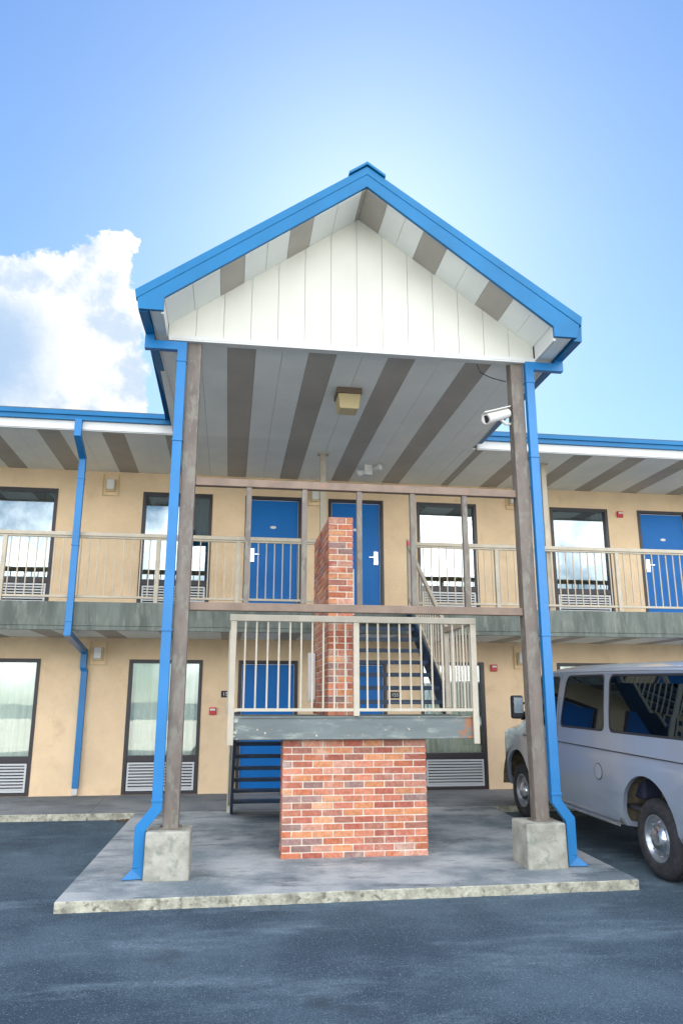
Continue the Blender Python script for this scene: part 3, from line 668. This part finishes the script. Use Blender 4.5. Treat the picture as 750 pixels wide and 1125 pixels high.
def wall_light(x, z, label, w=.13, h=.19):
    t = thing('wall_light', label, 'wall light', (x, YW, z), group='beige wall lights')
    m = MB(); a, b = .14, .20
    m.box(x-a, x+a, YW-.012, YW-.0005, z-b, z+b); m.build('back_plate', 'stucco', t, .003)
    m = MB()
    for q in ((x-a, x-a+.012, z-b, z+b), (x+a-.012, x+a, z-b, z+b)): m.box(q[0], q[1], YW-.03, YW-.013, q[2], q[3])
    m.box(x-a+.013, x+a-.013, YW-.03, YW-.013, z-b, z-b+.012); m.build('edge_trim', 'fixture_beige', t)
    MB().box(x-w/2, x+w/2, YW-.10, YW-.013, z-h/2, z+h/2).build('lens', 'white_plastic', t, .015, seg=3)
    m = MB(); m.box(x-w/2-.02, x+w/2+.02, YW-.06, YW-.0125, z-h/2-.03, z-h/2-.001); m.box(x-w/2-.02, x-w/2-.001, YW-.06, YW-.0125, z-h/2, z+h/2); m.box(x+w/2+.001, x+w/2+.02, YW-.06, YW-.0125, z-h/2, z+h/2); m.build('housing', 'fixture_beige', t, .003)
wall_light(-2.20, 5.36, 'beige box wall light upstairs, leftmost, just right of the blue downspout'); wall_light(1.46, 5.31, 'beige box wall light upstairs between the two middle blue doors')
wall_light(5.27, 5.38, 'beige box wall light upstairs, half hidden by the right canopy post'); wall_light(5.27, 2.38, 'beige box wall light downstairs, beside the right canopy post above the van mirror')
wall_light(-2.20, 2.40, 'beige box wall light downstairs, behind the bend of the left blue downspout')
def alarm(x, z, label):
    t = thing('fire_alarm', label, 'fire alarm', (x, YW, z), group='red fire alarms')
    MB().box(x-.06, x+.06, YW-.05, YW-.0005, z-.06, z+.06).build('housing', 'red_plastic', t, .01)
    MB().box(x-.045, x+.045, YW-.065, YW-.0505, z+.005, z+.04).build('strobe', 'white_plastic', t, .006)
alarm(-.25, 1.45, 'small red fire alarm on the lower wall left of the stair'); alarm(4.74, 2.20, 'small red fire alarm on the lower wall right of the stair'); alarm(7.44, 5.16, 'small red fire alarm on the upper wall beside the far right door')
def sign(x, z, s, label):
    t = thing('room_number_sign', label, 'sign', (x, YW, z), group='black room number signs')
    MB().box(x-.09, x+.09, YW-.015, YW-.0005, z-.055, z+.055).build('plate', 'black', t, .003)
    text_mesh('room_number', s, .085, (0, -.0165, 0), 'white_plastic', t)
sign(-.03, 1.73, '153', 'small black number sign reading 153 beside the blue door left of the brick pier'); sign(2.91, 1.72, '155', 'small black number sign reading 155 seen between the stair treads on the right')

# leaf litter in the corner where slab and kerb meet
r = random.Random(9); m = MB()
for i in range(90):
    x = -1.32-abs(r.gauss(0, .10)); y = 11.78-abs(r.gauss(0, .10)); z = zs(y)-.088+r.uniform(0, .015); a = r.uniform(0, 6.28); s_ = r.uniform(.012, .028)
    p = [(x+s_*math.cos(a+k*1.57)*(1 if k % 2 else .5), y+s_*math.sin(a+k*1.57)*(1 if k % 2 else .5), z+r.uniform(0, .012)) for k in range(4)]
    m.add(p, [(0, 1, 2, 3)])
o = m.build('leaf_litter', 'leaf_litter', None, kind='stuff'); o['label'] = 'dry brown leaves gathered in the corner of kerb and slab'; o['category'] = 'leaves'

# ------------------------------------------------------------------ van (built nose to +Y, rear axle at y=0, ground z=0)
VAN_X, VAN_Y, VAN_ROT = 5.26, 7.80, 1.0
van = thing('passenger_van', 'silver passenger van with dark side windows parked nose-in beside the slab', 'van', (VAN_X, VAN_Y, zs(VAN_Y)-.09), (math.atan(K), 0, R(VAN_ROT)))
cargo = [(.0, .40), (.80, .40), (.935, .42), (.975, .50), (.992, .72), (1.0, .76), (1.0, 1.05), (.993, 1.17), (.988, 1.18), (.983, 1.20), (.962, 1.40), (.935, 1.62), (.885, 1.92), (.855, 2.02), (.80, 2.09), (.62, 2.14), (.0, 2.17)]
def sec(scale_w, ztop, zbot=.40, squash=None):
    out = []
    for wv_, z in cargo:
        if squash is not None and z > 1.18:
            t = (z-1.18)/(2.17-1.18); z2 = 1.18+(ztop-1.18)*min(1, t*3.2) if ztop > 1.18 else ztop
            tt = t; w2 = wv_ if t < .3 else wv_*(1-.12*(t-.3)/.7)
            z2 = 1.18+(ztop-1.18)*(1-(1-t)**3)
            out.append((w2*scale_w, z2))
        else:
            z2 = z if z <= 1.18 else 1.18+(z-1.18)*(ztop-1.18)/(2.17-1.18)
            out.append((wv_*scale_w, max(z2, zbot)))
    return out
stations = [(-1.42, sec(.955, 2.08, .48)), (-1.38, sec(.985, 2.13, .46)), (-1.25, sec(1, 2.17, .44)), (-.6, sec(1, 2.175)), (.3, sec(1, 2.18)), (1.2, sec(1, 2.18)), (2.0, sec(1, 2.17)), (2.55, sec(.998, 2.145)), (2.80, sec(.995, 2.10)),
            (2.98, sec(.99, 1.93)), (3.18, sec(.985, 1.70)), (3.42, sec(.975, 1.42, squash=1)), (3.55, sec(.97, 1.34, squash=1)), (3.9, sec(.965, 1.27, squash=1)), (4.05, sec(.945, 1.23, squash=1)), (4.15, sec(.90, 1.19, squash=1)), (4.20, sec(.82, 1.16, squash=1))]
def hull(inset):
    me = bpy.data.meshes.new('hull'); vs = []; fs = []
    rings = []
    ns = len(stations)
    for si, (y, sc_) in enumerate(stations):
        half = []
        for i, (w_, z) in enumerate(sc_):
            cz = 1.2 if z > .9 else .9
            w2 = max(0, w_-inset) if w_ > 0 else 0; z2 = z+(inset if z < .7 else (-inset if z > 1.9 or (y > 3.0 and z > 1.15) else 0)); half.append((w2, z2))
        full = [(w_, z) for w_, z in half]+[(-w_, z) for w_, z in half[::-1][1:-1]]
        yy = y+(inset if si <= 1 else -inset if si >= ns-2 else 0)
        rings.append([(w_, yy, z) for w_, z in full])
    n = len(rings[0])
    for g in rings: vs += g
    for i in range(ns-1):
        for k in range(n): fs.append((i*n+k, i*n+(k+1) % n, (i+1)*n+(k+1) % n, (i+1)*n+k))
    fs.append(tuple(range(n))); fs.append(tuple(range((ns-1)*n, ns*n)))
    me.from_pydata(vs, [], fs); b = bmesh.new(); b.from_mesh(me)
    bmesh.ops.recalc_face_normals(b, faces=b.faces); b.to_mesh(me); b.free()
    return bpy.data.objects.new('tmp', me)
def rounded(pts, rad, n=5):
    out = []
    m_ = len(pts)
    for i in range(m_):
        p = Vector(pts[i]); a = (Vector(pts[i-1])-p).normalized(); b = (Vector(pts[(i+1) % m_])-p).normalized()
        for k in range(n+1):
            t = k/n; q = (p+a*rad)*(1-t)**2+p*2*t*(1-t)+(p+b*rad)*t*t; out.append((q.x, q.y))
    return out
wins = [rounded([(-1.22, 1.40), (.74, 1.38), (.82, 2.02), (-1.16, 2.02)], .09), rounded([(.86, 1.38), (2.02, 1.37), (1.92, 2.01), (.94, 2.02)], .09), rounded([(2.15, 1.36), (3.24, 1.34), (2.98, 1.74), (2.76, 1.99), (2.13, 2.0)], .07)]
def shrink(poly, d):
    cx = sum(p[0] for p in poly)/len(poly); cy = sum(p[1] for p in poly)/len(poly); out = []
    ex = max(abs(p[0]-cx) for p in poly); ey = max(abs(p[1]-cy) for p in poly)
    return [(cx+(p[0]-cx)*(1-d/ex), cy+(p[1]-cy)*(1-d/ey)) for p in poly]
def tmpobj(mb):
    me = bpy.data.meshes.new('tmp'); me.from_pydata(mb.v, [], mb.f); b = bmesh.new(); b.from_mesh(me); bmesh.ops.recalc_face_normals(b, faces=b.faces); b.to_mesh(me); b.free()
    return bpy.data.objects.new('tmp', me)
def boolean(a, ops):
    C.objects.link(a); lst = []
    for op, o in ops:
        C.objects.link(o); md = a.modifiers.new('b', 'BOOLEAN'); md.operation = op; md.object = o; md.solver = 'EXACT'; lst.append(o)
    bpy.context.view_layer.update()
    me = bpy.data.meshes.new_from_object(a.evaluated_get(bpy.context.evaluated_depsgraph_get()))
    for o in lst+[a]: bpy.data.objects.remove(o)
    return me
def circ(cy, cz, r_, n=40, sy=1.0): return [(cy+r_*sy*math.cos(2*math.pi*k/n), cz+r_*math.sin(2*math.pi*k/n)) for k in range(n)]
archR = [(.53, .2)]+[(.02+.51*math.cos(a_), .44+.545*math.sin(a_)**.9) for a_ in [math.pi*k/28 for k in range(29)]]+[(-.49, .2)]
archF = [(3.50+y_*.93, z_-.03 if z_ > .5 else z_) for y_, z_ in archR]
wcut = MB()
for p in wins: wcut.prism(p, 'x', -1.3, 1.3)
acut = MB()
for arc in (archR, archF):
    acut.prism(arc, 'x', -1.3, -.62); acut.prism(arc, 'x', .62, 1.3)
ws = MB(); ws.hexa([(-.80, 2.87, 2.02), (.80, 2.87, 2.02), (.86, 3.6, 1.385), (-.86, 3.6, 1.385)], [(-.80, 3.6, 2.3), (.80, 3.6, 2.3), (.86, 3.9, 1.5), (-.86, 3.9, 1.5)])
me = boolean(hull(0), [('DIFFERENCE', hull(.045)), ('DIFFERENCE', tmpobj(wcut)), ('DIFFERENCE', tmpobj(acut)), ('DIFFERENCE', tmpobj(ws))])
me.materials.clear(); me.materials.append(MT['van_paint'])
for p in me.polygons: p.use_smooth = True
me.name = 'body'
body = bpy.data.objects.new('body', me); C.objects.link(body); body.parent = van
try:
    b = bmesh.new(); b.from_mesh(me)
    for e in b.edges:
        if len(e.link_faces) == 2 and e.calc_face_angle(0) > R(28): e.smooth = False
    b.to_mesh(me); b.free()
except Exception as ex: print('sharp', ex)
# panes
for i, p in enumerate(wins):
    for side in (-1, 1):
        mb_ = MB(); mb_.prism(shrink(p, -.012), 'x', *((.5, 1.3) if side > 0 else (-1.3, -.5)))
        me = boolean(hull(.003), [('DIFFERENCE', hull(.008)), ('INTERSECT', tmpobj(mb_))])
        if not len(me.vertices): me = boolean(hull(.0037), [('INTERSECT', tmpobj(mb_)), ('DIFFERENCE', hull(.0091))])
        me.materials.clear(); me.materials.append(MT['van_glass']); o = bpy.data.objects.new('side_window', me); C.objects.link(o); o.parent = van
        mb_ = MB(); outer_ = shrink(p, -.004); inner_ = shrink(p, .020); n = len(p)
        mo = MB(); mo.prism(outer_, 'x', *((.5, 1.3) if side > 0 else (-1.3, -.5))); mi_ = MB(); mi_.prism(inner_, 'x', *((.4, 1.4) if side > 0 else (-1.4, -.4)))
        me = boolean(hull(-.002), [('DIFFERENCE', hull(.026)), ('INTERSECT', tmpobj(mo)), ('DIFFERENCE', tmpobj(mi_))])
        me.materials.clear(); me.materials.append(MT['van_trim']); o2 = bpy.data.objects.new('window_seal', me); C.objects.link(o2); o2.parent = o
mb_ = MB(); mb_.hexa([(-.80, 2.86, 2.035), (.80, 2.86, 2.035), (.87, 3.56, 1.375), (-.87, 3.56, 1.375)], [(-.80, 2.866, 2.041), (.80, 2.866, 2.041), (.87, 3.566, 1.381), (-.87, 3.566, 1.381)])
mb_.build('windscreen', 'van_glass', van, local=True)
# interior
it = MB(); it.box(-.90, .90, -1.3, 3.3, .60, .64); it.build('floor_pan', 'van_trim', van, local=True)
for yy in (-.55, .35, 1.25, 2.15):
    m = MB(); m.box(-.82, .82 if yy < 2 else -.20, yy, yy+.5, .70, .95)
    m.hexa([(-.82, yy-.12, .95), (.82 if yy < 2 else -.2, yy-.12, .95), (.82 if yy < 2 else -.2, yy+.05, .95), (-.82, yy+.05, .95)], [(-.80, yy-.24, 1.58), (.80 if yy < 2 else -.22, yy-.24, 1.58), (.80 if yy < 2 else -.22, yy-.13, 1.58), (-.80, yy-.13, 1.58)])
    m.build('seat', 'seat_fabric', van, .04, local=True, seg=3)
m = MB(); m.tube([(-.45+.19*math.cos(a*.2618), 2.98+.06*math.sin(a*.2618), 1.38+.19*math.sin(a*.2618)) for a in range(25)], .016, 8); m.build('steering_wheel', 'van_trim', van, 0, True, local=True)
m = MB(); m.box(-.86, .86, 3.1, 3.45, .95, 1.32); m.build('dashboard', 'van_trim', van, .03, local=True)
# underbody and wells
m = MB(); m.box(-.60, .60, -1.3, 4.1, .30, .42); m.build('chassis', 'van_trim', van, local=True)
for cy in (0, 3.5):
    for s_ in (-1, 1):
        m = MB(); arc = [(cy+.03+.58*math.cos(a), .42+.60*math.sin(a)) for a in [math.pi*k/12 for k in range(13)]]
        vs = [(s_*.60, a, b) for a, b in arc]+[(s_*.972, a, b) for a, b in arc]; m.add(vs, [(k, k+1, k+14, k+13) for k in range(12)]); m.add([(s_*.61, a, b) for a, b in arc], [tuple(range(13))])
        m.build('wheel_well', 'wheel_well', van, local=True)
def lathe(mb, prof, cx, cy, cz, s_, n=40, mi=0):
    # prof: (x offset outward, radius)
    k = len(prof); vs = [(cx+s_*px, cy+pr*math.cos(2*math.pi*i/n), cz+pr*math.sin(2*math.pi*i/n)) for i in range(n) for px, pr in prof]
    mb.add(vs, [(i*k+j_, i*k+j_+1, ((i+1) % n)*k+j_+1, ((i+1) % n)*k+j_) for i in range(n) for j_ in range(k-1)], mi)
for cy in (0, 3.5):
    for s_ in (-1, 1):
        cx = s_*.80; w_ = MB()
        lathe(w_, [(-.11, .22), (-.12, .33), (-.10, .375), (-.06, .388), (-.02, .39), (-.018, .38), (-.008, .38), (-.006, .39), (.03, .39), (.032, .38), (.042, .38), (.044, .39), (.07, .388), (.10, .376), (.125, .345), (.13, .30), (.128, .26), (.118, .232), (.10, .222)], cx, cy, .385, s_, 56)
        wh = w_.build('wheel', 'tyre', van, 0, True, local=True)
        m = MB(); lathe(m, [(.100, .230), (.118, .228), (.112, .212), (.07, .205), (.05, .185), (.06, .165), (.085, .150), (.09, .13), (.08, .12), (.10, .085), (.115, .055), (.12, .03), (.12, .0)], cx, cy, .385, s_, 48)
        lathe(m, [(-.10, .22), (.03, .20), (.05, .19)], cx, cy, .385, s_, 32)
        rim = m.build('rim', 'wheel_paint', wh, 0, True, local=True)
        m = MB(); lathe(m, [(.09, .135), (.105, .125), (.13, .09), (.14, .05), (.142, .0)], cx, cy, .385, s_, 40); m.build('hubcap', 'chrome', rim, 0, True, local=True)
        for k in range(8):
            m = MB(); a = 2*math.pi*k/8; m.tube([(cx+s_*.06, cy+.165*math.cos(a), .385+.165*math.sin(a)), (cx+s_*.092, cy+.165*math.cos(a), .385+.165*math.sin(a))], .011, 6)
            m.build('lug_nut', 'chrome', wh, local=True)
for s_ in (-1, 1):
    # door seams, rub crease, handles
    m = MB()
    for yy in (2.075,):
        m.add([(s_*.9990, yy, .44), (s_*1.0035, yy, .76), (s_*1.0035, yy, 1.05), (s_*.9855, yy, 1.21), (s_*.938, yy, 1.62), (s_*.858, yy, 2.03), (s_*.9990, yy+.009, .44), (s_*1.0035, yy+.009, .76), (s_*1.0035, yy+.009, 1.05), (s_*.9855, yy+.009, 1.21), (s_*.938, yy+.009, 1.62), (s_*.858, yy+.009, 2.03)], [(k, k+1, k+7, k+6) for k in range(5)])
    m.box(*sorted((s_*.980, s_*1.0025)), -1.2, 2.07, 1.178, 1.186); m.box(*sorted((s_*.975, s_*1.0022)), 2.09, 3.2, 1.178, 1.186)
    m.build('panel_seam', 'van_trim', van, local=True)
    m = MB(); m.tube([(s_*.868, -1.30, 2.055), (s_*.872, .3, 2.062), (s_*.872, 2.0, 2.055), (s_*.866, 2.6, 2.03), (s_*.868, 2.78, 1.99)], .011, 8); m.build('drip_rail', 'van_paint', van, 0, True, local=True)
    m = MB(); m.box(*sorted((s_*.99, s_*1.012)), 2.18, 2.23, .93, 1.10); m.build('door_handle', 'van_trim', van, .008, local=True)
    m = MB(); m.box(*sorted((s_*.955, s_*.992)), .58, 2.95, .40, .43); m.build('rocker_trim', 'chrome', van, .004, local=True)
    if s_ < 0:
        m = MB(); lathe(m, [(.0, .085), (.006, .08), (.006, .0)], -1.001, .98, .93, -1, 28); m.build('fuel_door', 'van_paint', van, 0, False, local=True)
        m = MB(); lathe(m, [(.0, .092), (.0045, .090), (.0045, .084)], -1.001, .98, .93, -1, 28); m.build('fuel_door_seam', 'van_trim', van, local=True)
    # mirror
    m = MB(); m.box(*sorted((s_*1.07, s_*1.24)), 2.93, 3.03, 1.42, 1.74); mir = m.build('wing_mirror', 'van_trim', van, .03, local=True, seg=3)
    m = MB(); m.box(*sorted((s_*1.09, s_*1.22)), 2.922, 2.929, 1.50, 1.71); m.build('mirror_glass', 'chrome', mir, local=True)
    m = MB(); m.bar((s_*.95, 3.02, 1.48), (s_*1.10, 2.99, 1.50), .04, .05); m.bar((s_*.93, 3.0, 1.62), (s_*1.10, 2.99, 1.64), .03, .03); m.build('mirror_arm', 'van_trim', mir, local=True)
    # lamps
    m = MB(); m.hexa([(s_*.93, 4.02, .92), (s_*.60, 4.215, .92), (s_*.60, 4.14, .92), (s_*.90, 3.97, .92)], [(s_*.93, 4.01, 1.12), (s_*.60, 4.205, 1.12), (s_*.60, 4.14, 1.12), (s_*.90, 3.97, 1.12)]); m.build('headlight', 'headlight_lens', van, .01, local=True)
    m = MB(); m.box(*sorted((s_*.80, s_*.95)), -1.445, -1.41, .95, 1.35); m.build('tail_light', 'red_plastic', van, .008, local=True)
m = MB(); m.box(-.55, .55, 4.19, 4.235, .78, 1.14); m.build('front_grille', 'van_trim', van, .02, local=True)
m = MB(); m.box(-.80, .80, 4.14, 4.30, .46, .66); m.build('bumper', 'van_trim', van, .04, local=True, seg=3)
m = MB(); m.box(-.95, .95, -1.56, -1.40, .46, .66); m.build('bumper', 'chrome', van, .04, local=True, seg=3)

# ------------------------------------------------------------------ render settings
S.render.engine = 'CYCLES'
try:
    S.cycles.max_bounces = 8; S.cycles.transparent_max_bounces = 12
except Exception: pass
